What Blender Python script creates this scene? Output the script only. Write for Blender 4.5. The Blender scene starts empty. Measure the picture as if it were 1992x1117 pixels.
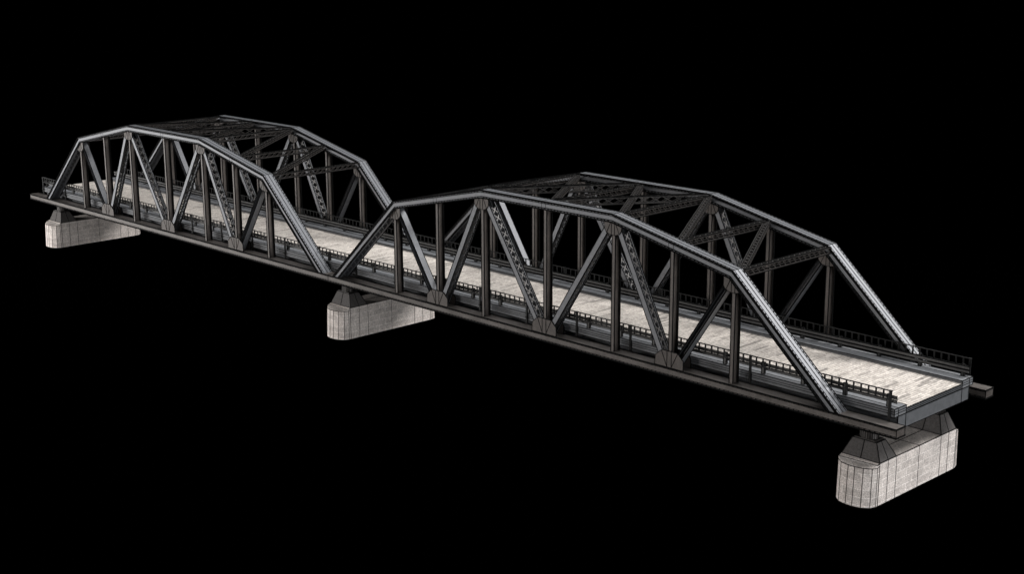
import bpy, math, random
from mathutils import Vector, Matrix
random.seed(7)
S = bpy.context.scene
col = S.collection

# ------------------------------------------------------------------ dimensions
E_, S_, M_, SP = 16.08, 20.0, 25.61, 9.93      # end panel, side panel pair, middle panel pair
SPAN = 2*E_ + 2*S_ + M_
GAP = 2.67
TY = 10.21                                     # truss plane
H1, H2 = 14.67, 18.98
OV = 7.75
CW, CH = 1.95, 1.15
NX = [0, E_, E_+SP, E_+S_, E_+S_+M_/2, E_+S_+M_, SPAN-E_-SP, SPAN-E_, SPAN]
HM = H1+(H2-H1)*SP/S_
NH = [0, H1, HM, H2, H2, H2, HM, H1, 0]
XD = 105.17; YI, YS, YO = 6.42, 8.12, 8.97
ZC, ZR, ZK, ZB = 1.50, 1.13, 0.50, -1.25
LR = 0.034                                     # half width of the dark seam strips

# ------------------------------------------------------------------ materials
def mat(name, base, dark, rough=.5, metal=0., scale=2.0, spec=.5, bump=.15, grain=0.0, vec=None, contrast=(.35, .7)):
    m = bpy.data.materials.new(name); m.use_nodes = True
    n = m.node_tree.nodes; l = m.node_tree.links; b = n['Principled BSDF']
    tc = n.new('ShaderNodeTexCoord')
    mp = n.new('ShaderNodeMapping'); mp.inputs['Scale'].default_value = vec or (1, 1, 1)
    l.new(tc.outputs['Object'], mp.inputs['Vector'])
    t = n.new('ShaderNodeTexNoise'); t.inputs['Scale'].default_value = scale; t.inputs['Detail'].default_value = 8; t.inputs['Roughness'].default_value = .7
    l.new(mp.outputs[0], t.inputs['Vector'])
    r = n.new('ShaderNodeValToRGB'); r.color_ramp.elements[0].position = contrast[0]; r.color_ramp.elements[1].position = contrast[1]
    r.color_ramp.elements[0].color = (*dark, 1); r.color_ramp.elements[1].color = (*base, 1)
    l.new(t.outputs['Fac'], r.inputs['Fac'])
    out = r.outputs['Color']
    if grain:
        g = n.new('ShaderNodeTexNoise'); g.inputs['Scale'].default_value = 5.0; g.inputs['Detail'].default_value = 5; g.inputs['Roughness'].default_value = .8
        l.new(tc.outputs['Object'], g.inputs['Vector'])
        mr = n.new('ShaderNodeMapRange'); mr.inputs['From Min'].default_value = .3; mr.inputs['From Max'].default_value = .7
        mr.inputs['To Min'].default_value = 1-grain; mr.inputs['To Max'].default_value = 1+grain
        l.new(g.outputs['Fac'], mr.inputs['Value'])
        mx = n.new('ShaderNodeVectorMath'); mx.operation = 'SCALE'
        l.new(out, mx.inputs[0]); l.new(mr.outputs[0], mx.inputs['Scale']); out = mx.outputs[0]
    l.new(out, b.inputs['Base Color'])
    rr = n.new('ShaderNodeMapRange'); rr.inputs['To Min'].default_value = rough-.1; rr.inputs['To Max'].default_value = rough+.12
    l.new(t.outputs['Fac'], rr.inputs['Value']); l.new(rr.outputs[0], b.inputs['Roughness'])
    b.inputs['Metallic'].default_value = metal; b.inputs['Specular IOR Level'].default_value = spec
    if bump:
        bp = n.new('ShaderNodeBump'); bp.inputs['Strength'].default_value = bump; bp.inputs['Distance'].default_value = .05
        l.new(t.outputs['Fac'], bp.inputs['Height']); l.new(bp.outputs[0], b.inputs['Normal'])
    m['out'] = 1
    return m

GREY = mat('grey_painted_steel', (.160, .164, .176), (.115, .117, .125), .54, .35, 1.6, .5, .1, .22)
BROWN = mat('weathered_brown_steel', (.108, .092, .083), (.056, .047, .042), .55, .2, 1.1, .5, .2, .35, (1, 1, .45))
CHORD = mat('weathered_chord_steel', (.116, .103, .095), (.050, .042, .037), .5, .3, .9, .5, .2, .38, (.4, 1, 1))
PLATE = mat('dark_brown_plate_steel', (.082, .069, .061), (.045, .037, .033), .58, .2, 1.3, .45, .2, .35)
LACE = mat('dark_lattice_steel', (.056, .050, .046), (.024, .021, .020), .45, .3, 2.2, .5, .1, .2)
FASCIA = mat('deck_side_steel', (.118, .121, .129), (.085, .088, .093), .55, .2, 1.3, .5, .12, .15)
KERB = mat('kerb_concrete', (.165, .168, .177), (.115, .118, .124), .7, 0, 1.5, .3, .15, .12)
RAILM = mat('black_railing_iron', (.009, .009, .009), (.005, .005, .005), .6, 0, 3, .2, .1)
GUARD = mat('guard_rail_steel', (.095, .092, .091), (.055, .053, .051), .55, .2, 2, .5, .1, .15)
PLINTH = mat('plinth_concrete', (.088, .082, .079), (.05, .045, .043), .75, 0, 3.5, .25, .3, .3)

LINE = bpy.data.materials.new('black_seam'); LINE.use_nodes = True
b = LINE.node_tree.nodes['Principled BSDF']; b.inputs['Base Color'].default_value = (.004, .004, .004, 1); b.inputs['Roughness'].default_value = .9; b.inputs['Specular IOR Level'].default_value = .05

def brick_mat(name, c1, c2, mortar, w, h, ms, rough, axes, freq=.5, dirt=.25, grain=.25, squash=1.0, patch=None, bumpd=.03):
    m = bpy.data.materials.new(name); m.use_nodes = True
    n = m.node_tree.nodes; l = m.node_tree.links; b = n['Principled BSDF']
    tc = n.new('ShaderNodeTexCoord'); sx = n.new('ShaderNodeSeparateXYZ'); l.new(tc.outputs['Object'], sx.inputs[0])
    cx = n.new('ShaderNodeCombineXYZ')
    if axes == 'wall':
        ad = n.new('ShaderNodeMath'); ad.operation = 'ADD'; l.new(sx.outputs['X'], ad.inputs[0]); l.new(sx.outputs['Y'], ad.inputs[1])
        l.new(ad.outputs[0], cx.inputs['X']); l.new(sx.outputs['Z'], cx.inputs['Y'])
    else:
        l.new(sx.outputs['Y'], cx.inputs['X']); l.new(sx.outputs['X'], cx.inputs['Y'])
    br = n.new('ShaderNodeTexBrick'); br.offset = freq; br.inputs['Scale'].default_value = 1
    br.inputs['Brick Width'].default_value = w; br.inputs['Row Height'].default_value = h; br.inputs['Mortar Size'].default_value = ms
    br.inputs['Mortar Smooth'].default_value = .3; br.inputs['Bias'].default_value = -.25
    br.inputs['Color1'].default_value = (*c1, 1); br.inputs['Color2'].default_value = (*c2, 1); br.inputs['Mortar'].default_value = (*mortar, 1)
    l.new(cx.outputs[0], br.inputs['Vector'])
    nz = n.new('ShaderNodeTexNoise'); nz.inputs['Scale'].default_value = .9 if axes == 'wall' else 1.2; nz.inputs['Detail'].default_value = 9; nz.inputs['Roughness'].default_value = .75
    mp = n.new('ShaderNodeMapping'); mp.inputs['Scale'].default_value = (1, 1, 1) if axes == 'wall' else (1.9, .75, 1)
    l.new(tc.outputs['Object'], mp.inputs['Vector']); l.new(mp.outputs[0], nz.inputs['Vector'])
    mr = n.new('ShaderNodeMapRange'); mr.inputs['From Min'].default_value = .34; mr.inputs['From Max'].default_value = .56
    mr.inputs['To Min'].default_value = 1-dirt; mr.inputs['To Max'].default_value = 1.05; l.new(nz.outputs['Fac'], mr.inputs['Value'])
    g = n.new('ShaderNodeTexNoise'); g.inputs['Scale'].default_value = 6.5 if axes == 'wall' else 3.5; g.inputs['Detail'].default_value = 4; g.inputs['Roughness'].default_value = .8
    l.new(tc.outputs['Object'], g.inputs['Vector'])
    mg = n.new('ShaderNodeMapRange'); mg.inputs['From Min'].default_value = .3; mg.inputs['From Max'].default_value = .7
    mg.inputs['To Min'].default_value = 1-grain; mg.inputs['To Max'].default_value = 1+grain; l.new(g.outputs['Fac'], mg.inputs['Value'])
    mu = n.new('ShaderNodeMath'); mu.operation = 'MULTIPLY'; l.new(mr.outputs[0], mu.inputs[0]); l.new(mg.outputs[0], mu.inputs[1])
    fac = mu.outputs[0]
    colr = br.outputs['Color']
    if patch:
        # single darker blocks scattered over the paving: one random value per block
        fl = []
        for ax, sz in (('X', w*1.0), ('Y', h)):
            pass
        v = n.new('ShaderNodeTexWhiteNoise'); v.noise_dimensions = '2D'
        row = n.new('ShaderNodeMath'); row.operation = 'DIVIDE'; l.new(sx.outputs['X'], row.inputs[0]); row.inputs[1].default_value = h
        rf = n.new('ShaderNodeMath'); rf.operation = 'FLOOR'; l.new(row.outputs[0], rf.inputs[0])
        md = n.new('ShaderNodeMath'); md.operation = 'FLOORED_MODULO'; l.new(rf.outputs[0], md.inputs[0]); md.inputs[1].default_value = 2
        ml = n.new('ShaderNodeMath'); ml.operation = 'MULTIPLY'; l.new(md.outputs[0], ml.inputs[0]); ml.inputs[1].default_value = .5
        cd = n.new('ShaderNodeMath'); cd.operation = 'DIVIDE'; l.new(sx.outputs['Y'], cd.inputs[0]); cd.inputs[1].default_value = w
        sm = n.new('ShaderNodeMath'); sm.operation = 'ADD'; l.new(cd.outputs[0], sm.inputs[0]); l.new(ml.outputs[0], sm.inputs[1])
        cf = n.new('ShaderNodeMath'); cf.operation = 'FLOOR'; l.new(sm.outputs[0], cf.inputs[0])
        cc = n.new('ShaderNodeCombineXYZ'); l.new(rf.outputs[0], cc.inputs['X']); l.new(cf.outputs[0], cc.inputs['Y'])
        l.new(cc.outputs[0], v.inputs['Vector'])
        pr = n.new('ShaderNodeMapRange'); pr.inputs['From Min'].default_value = .86; pr.inputs['From Max'].default_value = 1.0
        pr.inputs['To Min'].default_value = 1.0; pr.inputs['To Max'].default_value = patch; l.new(v.outputs['Value'], pr.inputs['Value'])
        m2 = n.new('ShaderNodeMath'); m2.operation = 'MULTIPLY'; l.new(fac, m2.inputs[0]); l.new(pr.outputs[0], m2.inputs[1]); fac = m2.outputs[0]
    sc = n.new('ShaderNodeVectorMath'); sc.operation = 'SCALE'; l.new(colr, sc.inputs[0]); l.new(fac, sc.inputs['Scale'])
    l.new(sc.outputs[0], b.inputs['Base Color']); b.inputs['Roughness'].default_value = rough; b.inputs['Specular IOR Level'].default_value = .3
    bp = n.new('ShaderNodeBump'); bp.inputs['Strength'].default_value = .4; bp.inputs['Distance'].default_value = bumpd
    l.new(g.outputs['Fac'], bp.inputs['Height']); l.new(bp.outputs[0], b.inputs['Normal'])
    return m
STONE = brick_mat('granite_blocks', (.60, .542, .503), (.47, .423, .392), (.80, .74, .70), 2.6, .98, .04, .85, 'wall', .5, .26, .55)
PAVE = brick_mat('pale_paving_blocks', (.535, .487, .440), (.40, .36, .322), (.14, .12, .105), 3.1, .44, .034, .8, 'deck', .5, .46, .42, patch=.48)

# ------------------------------------------------------------------ mesh builder
class MB:
    def __init__(s): s.v = []; s.f = []; s.m = []
    def add(s, vs, fs, mi=0):
        o = len(s.v); s.v += [Vector(p) for p in vs]; s.f += [[o+i for i in f] for f in fs]; s.m += [mi]*len(fs)
    def line(s, a, b, r=LR):
        a = Vector(a); b = Vector(b); d = b-a; L = d.length; r = r*1.3
        if L < 1e-5: return
        d /= L; up = Vector((0, 0, 1)) if abs(d.z) < .9 else Vector((0, 1, 0))
        x = d.cross(up).normalized(); y = d.cross(x)
        s.hexa([a-d*r*.6+x*i*r+y*j*r for i, j in ((-1, -1), (1, -1), (1, 1), (-1, 1))], [b+d*r*.6+x*i*r+y*j*r for i, j in ((-1, -1), (1, -1), (1, 1), (-1, 1))], 1)
    def hexa(s, A, B, mi=0):
        s.add(list(A)+list(B), [(0, 3, 2, 1), (4, 5, 6, 7), (0, 1, 5, 4), (1, 2, 6, 5), (2, 3, 7, 6), (3, 0, 4, 7)], mi)
    def box(s, lo, hi, lines=True, r=LR, mi=0):
        x0, y0, z0 = lo; x1, y1, z1 = hi
        A = [(x0, y0, z0), (x0, y1, z0), (x0, y1, z1), (x0, y0, z1)]; B = [(x1, y, z) for _, y, z in A]
        s.hexa(A, B, mi)
        if lines:
            for i in range(4):
                s.line(A[i], A[(i+1) % 4], r); s.line(B[i], B[(i+1) % 4], r); s.line(A[i], B[i], r)
    def beam(s, a, b, u, w, h, lines=False, r=LR, mi=0):
        """box from a to b, section h along u and w across"""
        a = Vector(a); b = Vector(b); d = (b-a).normalized(); u = Vector(u); u = (u-d*u.dot(d)).normalized(); v = d.cross(u)
        q = [(-h/2, -w/2), (h/2, -w/2), (h/2, w/2), (-h/2, w/2)]
        A = [a+u*i+v*j for i, j in q]; B = [b+u*i+v*j for i, j in q]
        s.hexa(A, B, mi)
        if lines:
            for i in range(4): s.line(A[i], B[i], r)
    def prism(s, pts, d, lines=False, r=LR, mi=0):
        n = len(pts); pts = [Vector(p) for p in pts]; d = Vector(d); q = [p+d for p in pts]
        s.add(pts+q, [list(range(n))[::-1], list(range(n, 2*n))]+[(i, (i+1) % n, n+(i+1) % n, n+i) for i in range(n)], mi)
        if lines:
            for i in range(n): s.line(pts[i], pts[(i+1) % n], r); s.line(q[i], q[(i+1) % n], r)
    def build(s, name, m, parent=None, label=None):
        me = bpy.data.meshes.new(name); me.from_pydata(s.v, [], s.f); me.materials.append(m); me.materials.append(LINE)
        me.polygons.foreach_set('material_index', s.m)
        import bmesh
        bm = bmesh.new(); bm.from_mesh(me); bmesh.ops.recalc_face_normals(bm, faces=bm.faces); bm.to_mesh(me); bm.free()
        o = bpy.data.objects.new(name, me); col.objects.link(o)
        if parent: o.parent = parent
        if label: o['label'] = label
        return o

def thing(name, label, cat, loc=(0, 0, 0), group=None):
    o = bpy.data.objects.new(name, None); col.objects.link(o); o.location = loc; o.empty_display_size = 2
    o['label'] = label; o['category'] = cat
    if group: o['group'] = group
    return o

# ------------------------------------------------------------------ structural members
def lacing(mb, a, b, u, off, width, pitch, bw=.15, t=.05, plates=False):
    """crossed flat bars in the plane through a-b that is shifted by off along u, spanning width across"""
    a = Vector(a); b = Vector(b); d = b-a; L = d.length; d /= L
    u = Vector(u); u = (u-d*u.dot(d)).normalized(); v = d.cross(u)
    n = max(1, round(L/pitch)); p = L/n
    for i in range(n):
        p0 = a+d*(i*p)+u*off; p1 = a+d*((i+1)*p)+u*off
        mb.beam(p0-v*width/2, p1+v*width/2, u, bw, t)
        mb.beam(p0+v*width/2+u*.012, p1-v*width/2+u*.012, u, bw, t)
        if plates and i:
            mb.beam(p0-v*width/2, p0+v*width/2, u, bw*1.6, t*.8)

def h_member(a, b, w=1.16, D=.56, t=.09):
    """rolled H section: two flanges lying in the truss plane joined by a web across it"""
    mb = MB(); a = Vector(a); b = Vector(b); d = (b-a).normalized(); y = Vector((0, 1, 0)); u = d.cross(y).normalized()
    for sg in (-1, 1):
        mb.beam(a+y*sg*(w-t)/2, b+y*sg*(w-t)/2, u, t, D, True, .032)
        for k in (-1, 1):                                       # fillet seam where flange meets web
            mb.line(a+y*sg*(w/2-t-.03)+u*k*.06, b+y*sg*(w/2-t-.03)+u*k*.06, .03)
    mb.beam(a, b, u, w-2*t, .08)
    return mb

def h_diagonal(a, b, w=1.15, D=.8, t=.1):
    """rolled H section turned so that its flanges face up and down the slope"""
    mb = MB(); a = Vector(a); b = Vector(b); d = (b-a).normalized(); y = Vector((0, 1, 0)); u = d.cross(y).normalized()
    for sg in (-1, 1): mb.beam(a+u*sg*(D-t)/2, b+u*sg*(D-t)/2, u, w, t, True, .032)
    mb.beam(a, b, u, .1, D-2*t)
    return mb

def laced_member(a, b, w=1.35, h=.82, t=.08, pitch=1.05, lip=.2):
    """two side plates with rolled lips, latticed top and bottom"""
    mb = MB(); a = Vector(a); b = Vector(b); d = (b-a).normalized(); y = Vector((0, 1, 0)); u = d.cross(y).normalized()
    for sg in (-1, 1):
        mb.beam(a+y*sg*w/2, b+y*sg*w/2, u, t, h, True, .03)
        for k in (-1, 1):
            c = y*sg*(w/2-t/2-lip/2)+u*k*(h/2-t/2)
            mb.beam(a+c, b+c, u, lip, t, False)
    return mb, u

def box_strut(a, b, w, h, pitch, ang=.13, up=(0, 0, 1), cross_sides=False, faces=(-1, 1)):
    """four corner angles latticed on all four faces"""
    mb = MB(); a = Vector(a); b = Vector(b); d = (b-a).normalized(); u = Vector(up); u = (u-d*u.dot(d)).normalized(); v = d.cross(u)
    for i in (-1, 1):
        for j in (-1, 1):
            c = u*i*h/2+v*j*w/2
            mb.beam(a+c-v*j*ang/2, b+c-v*j*ang/2, u, ang, .05, True, .025)
            mb.beam(a+c-u*i*(ang/2+.03), b+c-u*i*(ang/2+.03), u, .05, ang, False)
    for i in faces: lacing(mb, a, b, u, i*(h/2-.05), w-.1, pitch, .12, .045)
    L = (b-a).length; n = max(2, round(L/(pitch*.95))); p = L/n
    for j in (-1, 1):
        if cross_sides: lacing(mb, a, b, v, j*(w/2-.05), h-.1, pitch, .10, .045); continue
        for i in range(n):                                     # single slanting lattice plates
            p0 = a+d*(i*p)+v*j*(w/2-.05); p1 = a+d*((i+.72)*p)+v*j*(w/2-.05)
            mb.beam(p0-u*(h/2-.1), p1+u*(h/2-.1), v, .12, .045)
    return mb

# polyline of the top chord (its upper surface) with mitre vectors at the kinks
PX = [0, E_, E_+S_, E_+S_+M_, SPAN-E_, SPAN]; PZ = [0, H1, H2, H2, H1, 0]
def seg_n(i):
    d = Vector((PX[i+1]-PX[i], 0, PZ[i+1]-PZ[i])).normalized(); return Vector((-d.z, 0, d.x))
def off_pt(k, u, y, seg):
    n = seg_n(seg)
    if k == 0 or k == 5: m = Vector((1, 0, 0))
    else: m = (seg_n(k-1)+seg_n(k)).normalized()
    p = Vector((PX[k], 0, PZ[k]))+m*(u/m.dot(n)); p.y = y
    return p
def chord_seg(mb, i, yc, flip):
    w = CW; h = CH
    def rect(u0, u1, y0, y1, lines=()):
        q = [(u0, y0), (u0, y1), (u1, y1), (u1, y0)]
        A = [off_pt(i, u, yc+y, i) for u, y in q]; B = [off_pt(i+1, u, yc+y, i) for u, y in q]
        mb.hexa(A, B)
        for k in lines: mb.line(A[k], B[k], .04)
    rect(0, -.09, -w/2, w/2, (0, 1, 2, 3))
    for y in (-w/2+.3, w/2-.3): mb.line(off_pt(i, 0, yc+y, i), off_pt(i+1, 0, yc+y, i), .026)                     # cover plate
    for sg in (-1, 1):
        ya, yb = sorted((sg*(w/2-.085), sg*(w/2-.24)))
        rect(-.09, -h+.08, ya, yb)                              # side webs
        ya, yb = sorted((sg*(w/2-.085), sg*(w/2-.04)))
        rect(-.09, -.26, ya, yb, (3,) if sg < 0 else (2,))     # upper angle leg
        rect(-h+.26, -h+.08, ya, yb, (0,) if sg < 0 else (1,))
        ya, yb = sorted((sg*w/2, sg*(w/2-.42)))
        rect(-h+.08, -h, ya, yb, (0, 3) if sg < 0 else (1, 2)) # bottom flange
    # rivet rows along the upper and lower angles
    L = (off_pt(i+1, 0, yc, i)-off_pt(i, 0, yc, i)).length; n = int(L/.62)
    for sg in (-1, 1):
        for u_ in (-.17, -h+.17):
            a = off_pt(i, u_, yc+sg*(w/2-.03), i); b_ = off_pt(i+1, u_, yc+sg*(w/2-.03), i); d_ = (b_-a).normalized()
            for k in range(1, n):
                p = a+(b_-a)*(k/n); mb.beam(p-d_*.1, p+d_*.1, seg_n(i), .05, .13, mi=1)
        a = off_pt(i, .01, yc+sg*(w/2-.16), i); b_ = off_pt(i+1, .01, yc+sg*(w/2-.16), i); d_ = (b_-a).normalized()
        for k in range(1, n):
            p = a+(b_-a)*(k/n); mb.beam(p-d_*.09, p+d_*.09, seg_n(i), .11, .03, mi=1)
    # seam where the two halves of the cover plate meet, and the joints at the nodes
    A = off_pt(i, 0, yc, i); B = off_pt(i+1, 0, yc, i); mb.line(A, B, .03)
    for k in (i, i+1):
        if 0 < k < 5:
            mb.line(off_pt(k, 0, yc-w/2, i), off_pt(k, 0, yc+w/2, i), .025)
    # lattice under the open side
    a = off_pt(i, -h+.05, yc, i); b = off_pt(i+1, -h+.05, yc, i)
    lacing(mb, a, b, seg_n(i), 0, w-.8, 1.3, .12, .04)

def make_span(root):
    for sy in (-1, 1):
        yc = sy*TY
        # bottom chord: box with flange plates and a lighter outline of seams
        mb = MB(); x0 = -OV; x1 = SPAN+GAP/2-.012
        mb.box((x0, yc-CW/2, -.1), (x1, yc+CW/2, 0))
        mb.box((x0, yc-CW/2, -CH), (x1, yc+CW/2, -CH+.1))
        mb.box((x0, yc-CW/2+.07, -CH+.1), (x1, yc+CW/2-.07, -.1), False)
        for s2 in (-1, 1):
            y_ = yc+s2*(CW/2-.07)
            for z_ in (-.24, -CH+.24): mb.line((x0, y_, z_), (x1, y_, z_), .022)
        n = int((x1-x0)/.7)
        for k in range(1, n):
            x_ = x0+(x1-x0)*k/n
            for s2 in (-1, 1):
                y_ = yc+s2*(CW/2-.055)
                for z_ in (-.17, -CH+.17): mb.box((x_-.09, y_-.02, z_-.05), (x_+.09, y_+.02, z_+.05), False, mi=1)
        for xs in (x0, x1):
            mb.line((xs, yc-CW/2+.07, -CH), (xs, yc-CW/2+.07, 0), .025); mb.line((xs, yc+CW/2-.07, -CH), (xs, yc+CW/2-.07, 0), .025)
        mb.build('bottom_chord', CHORD, root)
        # top chord and end posts
        mb = MB()
        for i in (1, 2, 3): chord_seg(mb, i, yc, sy)
        for k in (2, 4, 6):
            for dx in (-.4, .4):
                z = NH[k]+dx*(0 if k == 4 else (.2155 if k == 2 else -.2155)); 
                for y_ in (yc-CW/2+.115, yc+CW/2-.115): mb.line((NX[k]+dx, y_, z-.14), (NX[k]+dx, y_, z-CH+.05), .03)
        mb.build('top_chord', GREY, root)
        for i in (0, 4):
            mb = MB(); chord_seg(mb, i, yc, sy); mb.build('end_post', GREY, root)
        # verticals
        for k in range(1, 8):
            h_member((NX[k], yc, -.005), (NX[k], yc, NH[k]-CH+.12)).build('vertical_post', BROWN, root)
        # diagonals
        def top(k, dx): return Vector((NX[k]+dx, yc, NH[k]-CH-.1))
        def bot(k, dx): return Vector((NX[k]+dx, yc, .02))
        for kb, kt in ((2, 1), (6, 7)):
            dx = .55 if kt > kb else -.55
            h_diagonal(bot(kb, dx), top(kt, -dx)).build('diagonal_brace', GREY, root)
        for kb, kt in ((2, 3), (4, 3), (4, 5), (6, 5)):
            dx = .6 if kt > kb else -.6
            a = bot(kb, dx); b = top(kt, -dx)
            mb, u = laced_member(a, b)
            o = mb.build('diagonal_brace', GREY, root)
            ml = MB(); dd = (b-a).normalized()
            for s2 in (-1, 1):
                lacing(ml, a+dd*1.6, b-dd*1.4, u, s2*(.41-.1), 1.15, 1.3, .13, .05)
                for j in (-1, 1):
                    c = u*s2*(.41-.03)+Vector((0, j*.47, 0)); ml.line(a+c, b+c, .03)
            ml.build('lattice', LACE, o)
        # gusset plates
        for k in (2, 4, 6):
            x = NX[k]
            for s2 in (-1, 1):
                mb = MB()
                y_ = yc+s2*.79-.03
                pts = [(-2.4, 0), (-2.4, 1.28), (-1.45, 2.15), (1.2, 2.2), (2.3, 1.3), (2.4, 0)]
                mb.prism([(x+a, y_, z+.0) for a, z in pts], (0, .06, 0), True, .025)
                yo = y_ if s2 < 0 else y_+.06
                yo += s2*.012
                for c, e in (((-1.45, 2.1), (-.42, .06)), ((-.42, 2.1), (-.42, .06)), ((.32, 2.1), (.32, .06)), ((1.25, 2.1), (.32, .06))):
                    mb.line((x+c[0], yo, c[1]), (x+e[0], yo, e[1]), .022)
                mb.build('gusset_plate', PLATE, root)
        for k in (1, 3, 5, 7):
            x = NX[k]; z = NH[k]-CH
            for s2 in (-1, 1):
                mb = MB()
                y_ = yc+s2*.74-.025
                lo = [(-1.5, -1.0), (-1.2, -1.42), (-.65, -1.66), (0, -1.74), (.65, -1.66), (1.2, -1.42), (1.5, -1.0)]
                def under(a):                                   # just inside the underside of the chord or end post
                    m1 = {1: .912, 3: .2155, 5: 0, 7: -.2155}[k]; m2 = {1: .2155, 3: 0, 5: -.2155, 7: -.912}[k]
                    return (m1 if a < 0 else m2)*a + .12
                pts = [q for q in lo if q[1] < under(q[0])-.05]
                xl = pts[0][0]; xr = pts[-1][0]
                pts = pts+[(xr, under(xr)), (0, .12), (xl, under(xl))]
                yo = y_ if s2 < 0 else y_+.05
                for c, e in (((-.28, 0), (-.28, -1.8)), ((.28, 0), (.28, -1.8)), ((.45, -.1), (1.15, -1.55)), ((-.45, -.1), (-1.15, -1.55))):
                    mb.line((x+c[0], yo+s2*.01, z+c[1]), (x+e[0], yo+s2*.01, z+e[1]), .022)
                mb.prism([(x+a, y_, z+c) for a, c in pts], (0, .05, 0), True, .022)
                mb.build('gusset_plate', PLATE, root)
    # transverse struts and lateral bracing between the two trusses
    for k in range(1, 8):
        z = NH[k]-.62
        yy = TY-CW/2+.12
        box_strut((NX[k], -yy, z), (NX[k], yy, z), .9, .9, 1.15, faces=(1,)).build('cross_strut', LACE, root)
    def lat(kn, kf):
        a = Vector((NX[kn], -TY+CW/2-.1, NH[kn]-.45)); b = Vector((NX[kf], TY-CW/2+.1, NH[kf]-.45))
        d = (b-a).normalized(); a += d*.3; b -= d*.3
        n = d.cross(Vector((0, 0, 1))); up = n.cross(d)
        x_ = box_strut(a, b, .86, .6, 1.15, .15, up, False, (1,)) if kn != kf-1 else box_strut(a, b, .8, 1.05, 1.7, .12, up, True); x_.build('lateral_brace', LACE, root)
    for i in range(1, 7): lat(i+1, i)
    lat(3, 4); lat(4, 5)

G = 'steel truss spans of the bridge'
span1 = thing('truss_span', 'right-hand steel truss span, nearer the viewer, from the middle pier to the right-end pier', 'bridge span', (GAP/2, 0, 0), G)
make_span(span1)
def copy_tree(o, parent=None):
    c = o.copy(); col.objects.link(c)
    if parent: c.parent = parent
    for ch in list(o.children): copy_tree(ch, c)
    return c
span0 = copy_tree(span1)
span0['label'] = 'left-hand steel truss span, farther from the viewer, from the left-end pier to the middle pier'
# the same span turned end for end so that its long chord ends point away from the middle pier
span1.rotation_euler.z = math.pi; span1.location = (GAP/2+SPAN, 0, 0)
span0.rotation_euler.z = 0; span0.location = (-GAP/2-SPAN, 0, 0)

# ------------------------------------------------------------------ deck
deck = thing('bridge_deck', 'long pale block-paved roadway deck with grey kerbs running through both truss spans', 'bridge deck', (0, 0, 0))
mb = MB()
mb.box((-XD, -YI, ZK), (XD, YI, ZR), False)
mb.build('road_surface', PAVE, deck)
# floor slab fascia and girder
mb = MB()
mb.box((-XD-.004, -YS, ZB), (XD+.004, YS, ZK-.002), False)
for s2 in (-1, 1):
    X = s2*(XD+.004)
    for y_ in (-YI, YI): mb.line((X, y_, ZB), (X, y_, ZK), .03)
    for z_ in (ZK-.03, ZB): mb.line((X, -YS, z_), (X, YS, z_), .03)
    for y_ in (-YS, YS): mb.line((X, y_, ZB), (X, y_, ZK), .03); mb.line((-XD, y_, ZB), (XD, y_, ZB), .03)
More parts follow.
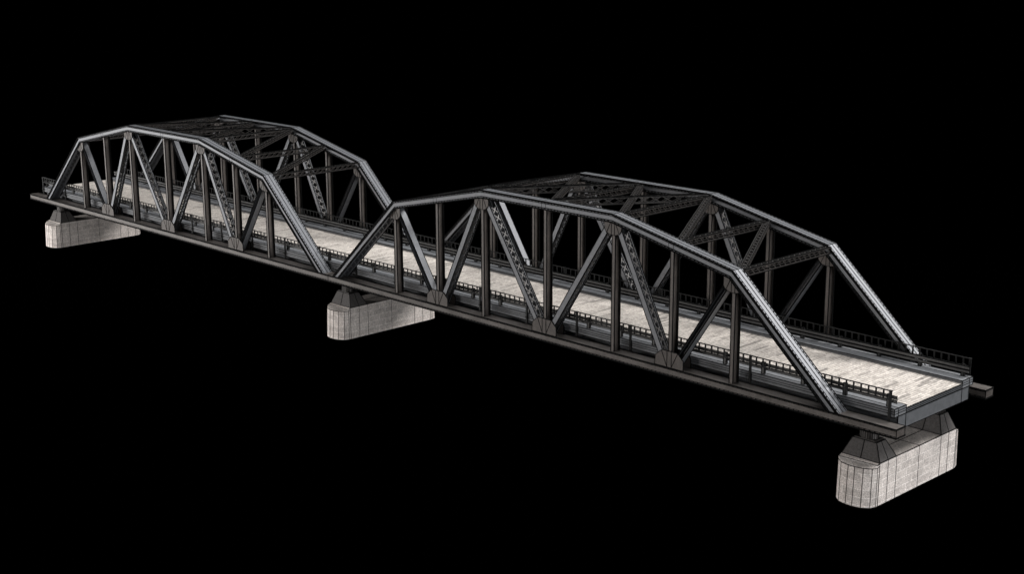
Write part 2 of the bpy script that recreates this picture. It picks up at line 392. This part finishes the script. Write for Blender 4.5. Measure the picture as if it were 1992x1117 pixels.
# longitudinal seams and flanges along the girder sides
for s2 in (-1, 1):
    for z_ in (.05, -.55): mb.line((-XD, s2*YS, z_), (XD, s2*YS, z_), .025)
mb.build('deck_girder', FASCIA, deck)
for s2 in (-1, 1):
    mb = MB()
    X = s2*(XD-.05)
    mb.box((min(X, X+s2*.07), -YI+.01, ZK+.0), (max(X, X+s2*.07), YI-.01, ZR+.02), False)
    xf = X+s2*.07
    for z_ in (ZR+.02, ZR-.13, ZK+.26, ZK+.06): mb.line((xf, -YI, z_), (xf, YI, z_), .028)
    mb.build('end_sill', FASCIA, deck)
for s2 in (-1, 1):
    mb = MB()
    ya, yb = sorted((s2*(YI-.0), s2*YO))
    mb.box((-XD-.008, ya, ZK), (XD+.008, yb, ZC), True, .03)
    yo = s2*YO
    for z_ in (ZC-.34, ZC-.62): 
        mb.line((-XD, yo, z_), (XD, yo, z_), .026)
    for X in (-XD-.008, XD+.008):
        for z_ in (ZC-.34, ZC-.62): mb.line((X, ya, z_), (X, yb, z_), .026)
        mb.line((X, s2*YS, ZK), (X, s2*YS, ZC), .028)
    mb.line((-XD, s2*YS, ZC), (XD, s2*YS, ZC), .028)
    mb.build('kerb', KERB, deck)
    # guard rail: two rolled rails on posts
    mb = MB()
    yr = s2*8.2
    for z0, z1 in ((2.0, 2.33), (2.48, 2.82)):
        n = 6; w_ = .07
        prof = [(0, z0), (.05, z0+.03), (.07, (z0+z1)/2), (.05, z1-.03), (0, z1)]
        prof = [(-a*s2, z) for a, z in prof]+[(s2*.05, z1), (s2*.05, z0)]
        mb.prism([(-XD+.3, yr+a, z) for a, z in prof], (2*XD-.5, 0, 0), False)
        for z_ in (z0, z1): mb.line((-XD+.3, yr, z_), (XD-.2, yr, z_), .035)
    gr = mb.build('guard_rail', GUARD, deck)
    first = None
    n = 36
    for i in range(n):
        x = -XD+1.1+i*(2*XD-2.2)/(n-1)
        if first is None:
            mp = MB(); mp.box((-.22, -.13, 0), (.22, .13, 1.5), True, .03); first = mp.build('guard_post', GUARD, gr); o = first
        else:
            o = first.copy(); col.objects.link(o)
        o.location = (x, s2*8.45, ZC)
    # pedestrian railing outside the kerb
    mb = MB(); yr = s2*(YO+.1)
    x0, x1 = -XD+.6, XD-.5
    mb.box((x0, yr-.06, 3.60), (x1, yr+.06, 3.72), False)
    mb.box((x0, yr-.05, 2.52), (x1, yr+.05, 2.68), False)
    nb = 208
    for i in range(nb+1):
        x = x0+(x1-x0)*i/nb
        mb.box((x-.1, yr-.05, 2.68), (x+.1, yr+.05, 3.60), False)
    hr = mb.build('handrail', RAILM, deck)
    first = None; n = 22
    for i in range(n):
        x = -XD+.65+i*(2*XD-1.25)/(n-1)
        if first is None:
            mp = MB(); mp.box((-.15, -.1, 0), (.15, .1, 3.93), False); mp.box((-.22, -.14, 3.93), (.22, .14, 4.0), False)
            mp.box((-.13, -.28, 1.2), (.13, -.11, 1.35), False)
            first = mp.build('railing_post', RAILM, hr); o = first
        else:
            o = first.copy(); col.objects.link(o)
        o.location = (x, yr, -.27)

# ------------------------------------------------------------------ piers
def make_pier(root):
    w = 2.66; L = 8.8; zt = -5.63; zb = -10.99
    mb = MB()
    arc = [(-2.66, -8.8), (-2.45, -9.75), (-1.6, -10.55), (-.45, -10.85), (.45, -10.85), (1.5, -10.6), (2.35, -9.95), (2.62, -9.15), (2.66, -8.8)]
    def nose(sy):
        lo = [Vector((x, sy*-y if sy > 0 else y, zb)) for x, y in arc]
        hi = [Vector((x*.995, (y+.22*(abs(y)-8.8)/2.05)*(-1 if sy > 0 else 1), zt-.5)) for x, y in arc]
        hi[0].z = hi[-1].z = zt-.3
        s_ = -1 if sy < 0 else 1
        ridge = [Vector((-2.6, s_*9.42, zt-.22)), Vector((2.6, s_*9.1, zt-.22))]
        edge = [Vector((-2.66, s_*8.8, zt)), Vector((2.66, s_*8.8, zt))]
        n = len(arc)
        for i in range(n-1):
            mb.add([lo[i], lo[i+1], hi[i+1], hi[i]], [(0, 1, 2, 3)])
            mb.line(lo[i], hi[i], .022); mb.line(hi[i], hi[i+1], .028)
        mb.line(lo[-1], hi[-1], .03)
        mid = n//2
        # bevel between the curved rim and the straight ridge
        vs = hi+ridge
        fs = [(i, i+1, n if i < mid else n+1) for i in range(n-1)]+[(mid, n+1, n)]
        mb.add(vs, fs)
        mb.add([hi[0], ridge[0], edge[0]], [(0, 1, 2)]); mb.add([hi[-1], ridge[1], edge[1]], [(0, 1, 2)])
        mb.add([lo[0], hi[0], edge[0]], [(0, 1, 2)]); mb.add([lo[-1], hi[-1], edge[1]], [(0, 1, 2)])
        mb.add([ridge[0], ridge[1], edge[1], edge[0]], [(0, 1, 2, 3)])
        for a, b_ in ((ridge[0], ridge[1]), (edge[0], edge[1]), (ridge[0], edge[0]), (ridge[1], edge[1])): mb.line(a, b_, .026)
        mb.add(lo, [tuple(range(n))])
    nose(-1); nose(1)
    mb.add([(-w, -L, zb), (w, -L, zb), (w, L, zb), (-w, L, zb), (-w, -L, zt), (w, -L, zt), (w, L, zt), (-w, L, zt)], [(0, 1, 2, 3), (4, 5, 6, 7), (1, 2, 6, 5), (0, 3, 7, 4)])
    for sx in (-w, w):
        for y in (-L, -6.95, -5.1, 0, 5.1, 6.95, L): mb.line((sx, y, zb), (sx, y, zt), .022)
        mb.line((sx, -L, zt), (sx, L, zt), .03)
    for y in (-5.1, 0, 5.1): mb.line((-w, y, zt), (w, y, zt), .026)
    mb.line((0, -5.1, zt), (0, 5.1, zt), .026)
    mb.build('masonry_body', STONE, root)
    for sy in (-1, 1):
        mb = MB(); z2 = -3.5
        bx = 2.63; y0, y1 = 8.76*sy, 5.15*sy
        tx = 1.66; t0, t1 = 8.1*sy, 6.2*sy
        A = [(-bx, y0, zt+.003), (bx, y0, zt+.003), (bx, y1, zt+.003), (-bx, y1, zt+.003)]; B = [(-tx, t0, z2), (tx, t0, z2), (tx, t1, z2), (-tx, t1, z2)]
        mb.hexa(A, B)
        for i in range(4): mb.line(A[i], B[i]); mb.line(A[i], A[(i+1) % 4]); mb.line(B[i], B[(i+1) % 4])
        mb.line((0, y0, zt), (0, t0, z2), .028); mb.line((0, y1, zt), (0, t1, z2), .028)
        for sx in (-1, 1): mb.line((sx*bx, (y0+y1)/2, zt), (sx*tx, (t0+t1)/2, z2), .028)
        p = mb.build('plinth', PLINTH, root)
        mb = MB(); yc = (t0+t1)/2; n = 24; r = 1.2
        ring = [(r*math.cos(2*math.pi*i/n), yc+.74*r*math.sin(2*math.pi*i/n), z2+.14) for i in range(n)]
        mb.prism(ring, (0, 0, -1.25-.28-z2), True, .02)
        for q in ring: mb.line(q, (q[0], q[1], -1.39), .02)
        mb.box((-1.4, yc-.93, z2+.002), (1.4, yc+.93, z2+.14), False); mb.box((-1.4, yc-.93, -1.39), (1.4, yc+.93, -1.253), False)
        mb.build('bearing', LACE, p)

GP = 'stone piers under the bridge'
pier = thing('bridge_pier', 'pale granite pier under the right end of the bridge, largest and nearest in view', 'pier', (100.92, 0, 0), GP)
make_pier(pier)
for x, lab in ((.03, 'pale granite pier under the middle of the bridge where the two truss spans meet'), (-100.92, 'pale granite pier under the far left end of the bridge, smallest in view')):
    c = copy_tree(pier); c.location = (x, 0, 0); c['label'] = lab

# ------------------------------------------------------------------ camera
cam = bpy.data.cameras.new('camera'); co = bpy.data.objects.new('camera', cam); col.objects.link(co); S.camera = co
r = Vector((0.69478482, 0.71920374, -0.00447617)); u = Vector((-0.17119112, 0.1714171, 0.9702112)); f = Vector((-0.69854682, 0.67332173, -0.2422193))
M = Matrix((r, u, -f)).transposed().to_4x4(); M.translation = Vector((188.2497, -150.2662, 55.7258)); co.matrix_world = M
cam.sensor_width = 36; cam.lens = 36*2804.6/1992; cam.clip_start = 1; cam.clip_end = 2000

# ------------------------------------------------------------------ lights and world
W = bpy.data.worlds.new('World'); S.world = W; W.use_nodes = True
bg = W.node_tree.nodes['Background']; bg.inputs['Color'].default_value = (0, 0, 0, 1); bg.inputs['Strength'].default_value = 0
def area(name, loc, tgt, size, power, color=(1, 1, 1)):
    l = bpy.data.lights.new(name, 'AREA'); l.shape = 'DISK'; l.size = size; l.energy = power; l.color = color
    o = bpy.data.objects.new(name, l); col.objects.link(o); o.location = loc
    o.rotation_euler = (Vector(tgt)-Vector(loc)).to_track_quat('-Z', 'Y').to_euler()
area('back_key_lamp', (170, 170, 170), (50, 0, 5), 100, 900000, (1, .99, .98))
area('overhead_lamp', (-20, 20, 260), (0, 0, 0), 260, 950000, (.98, .99, 1))
area('left_front_lamp', (-190, -130, 12), (-75, -10, 0), 80, 345000, (1, .99, .98))
area('front_fill_lamp', (-50, -260, 0), (0, 0, -3), 90, 235000, (1, .96, .93))
area('right_fill_lamp', (330, -60, 20), (50, 0, 0), 200, 500000, (.96, .98, 1))

S.render.engine = 'CYCLES'
S.view_settings.view_transform = 'Standard'; S.view_settings.look = 'None'; S.view_settings.exposure = 0; S.view_settings.gamma = 1
S.view_settings.use_curve_mapping = False
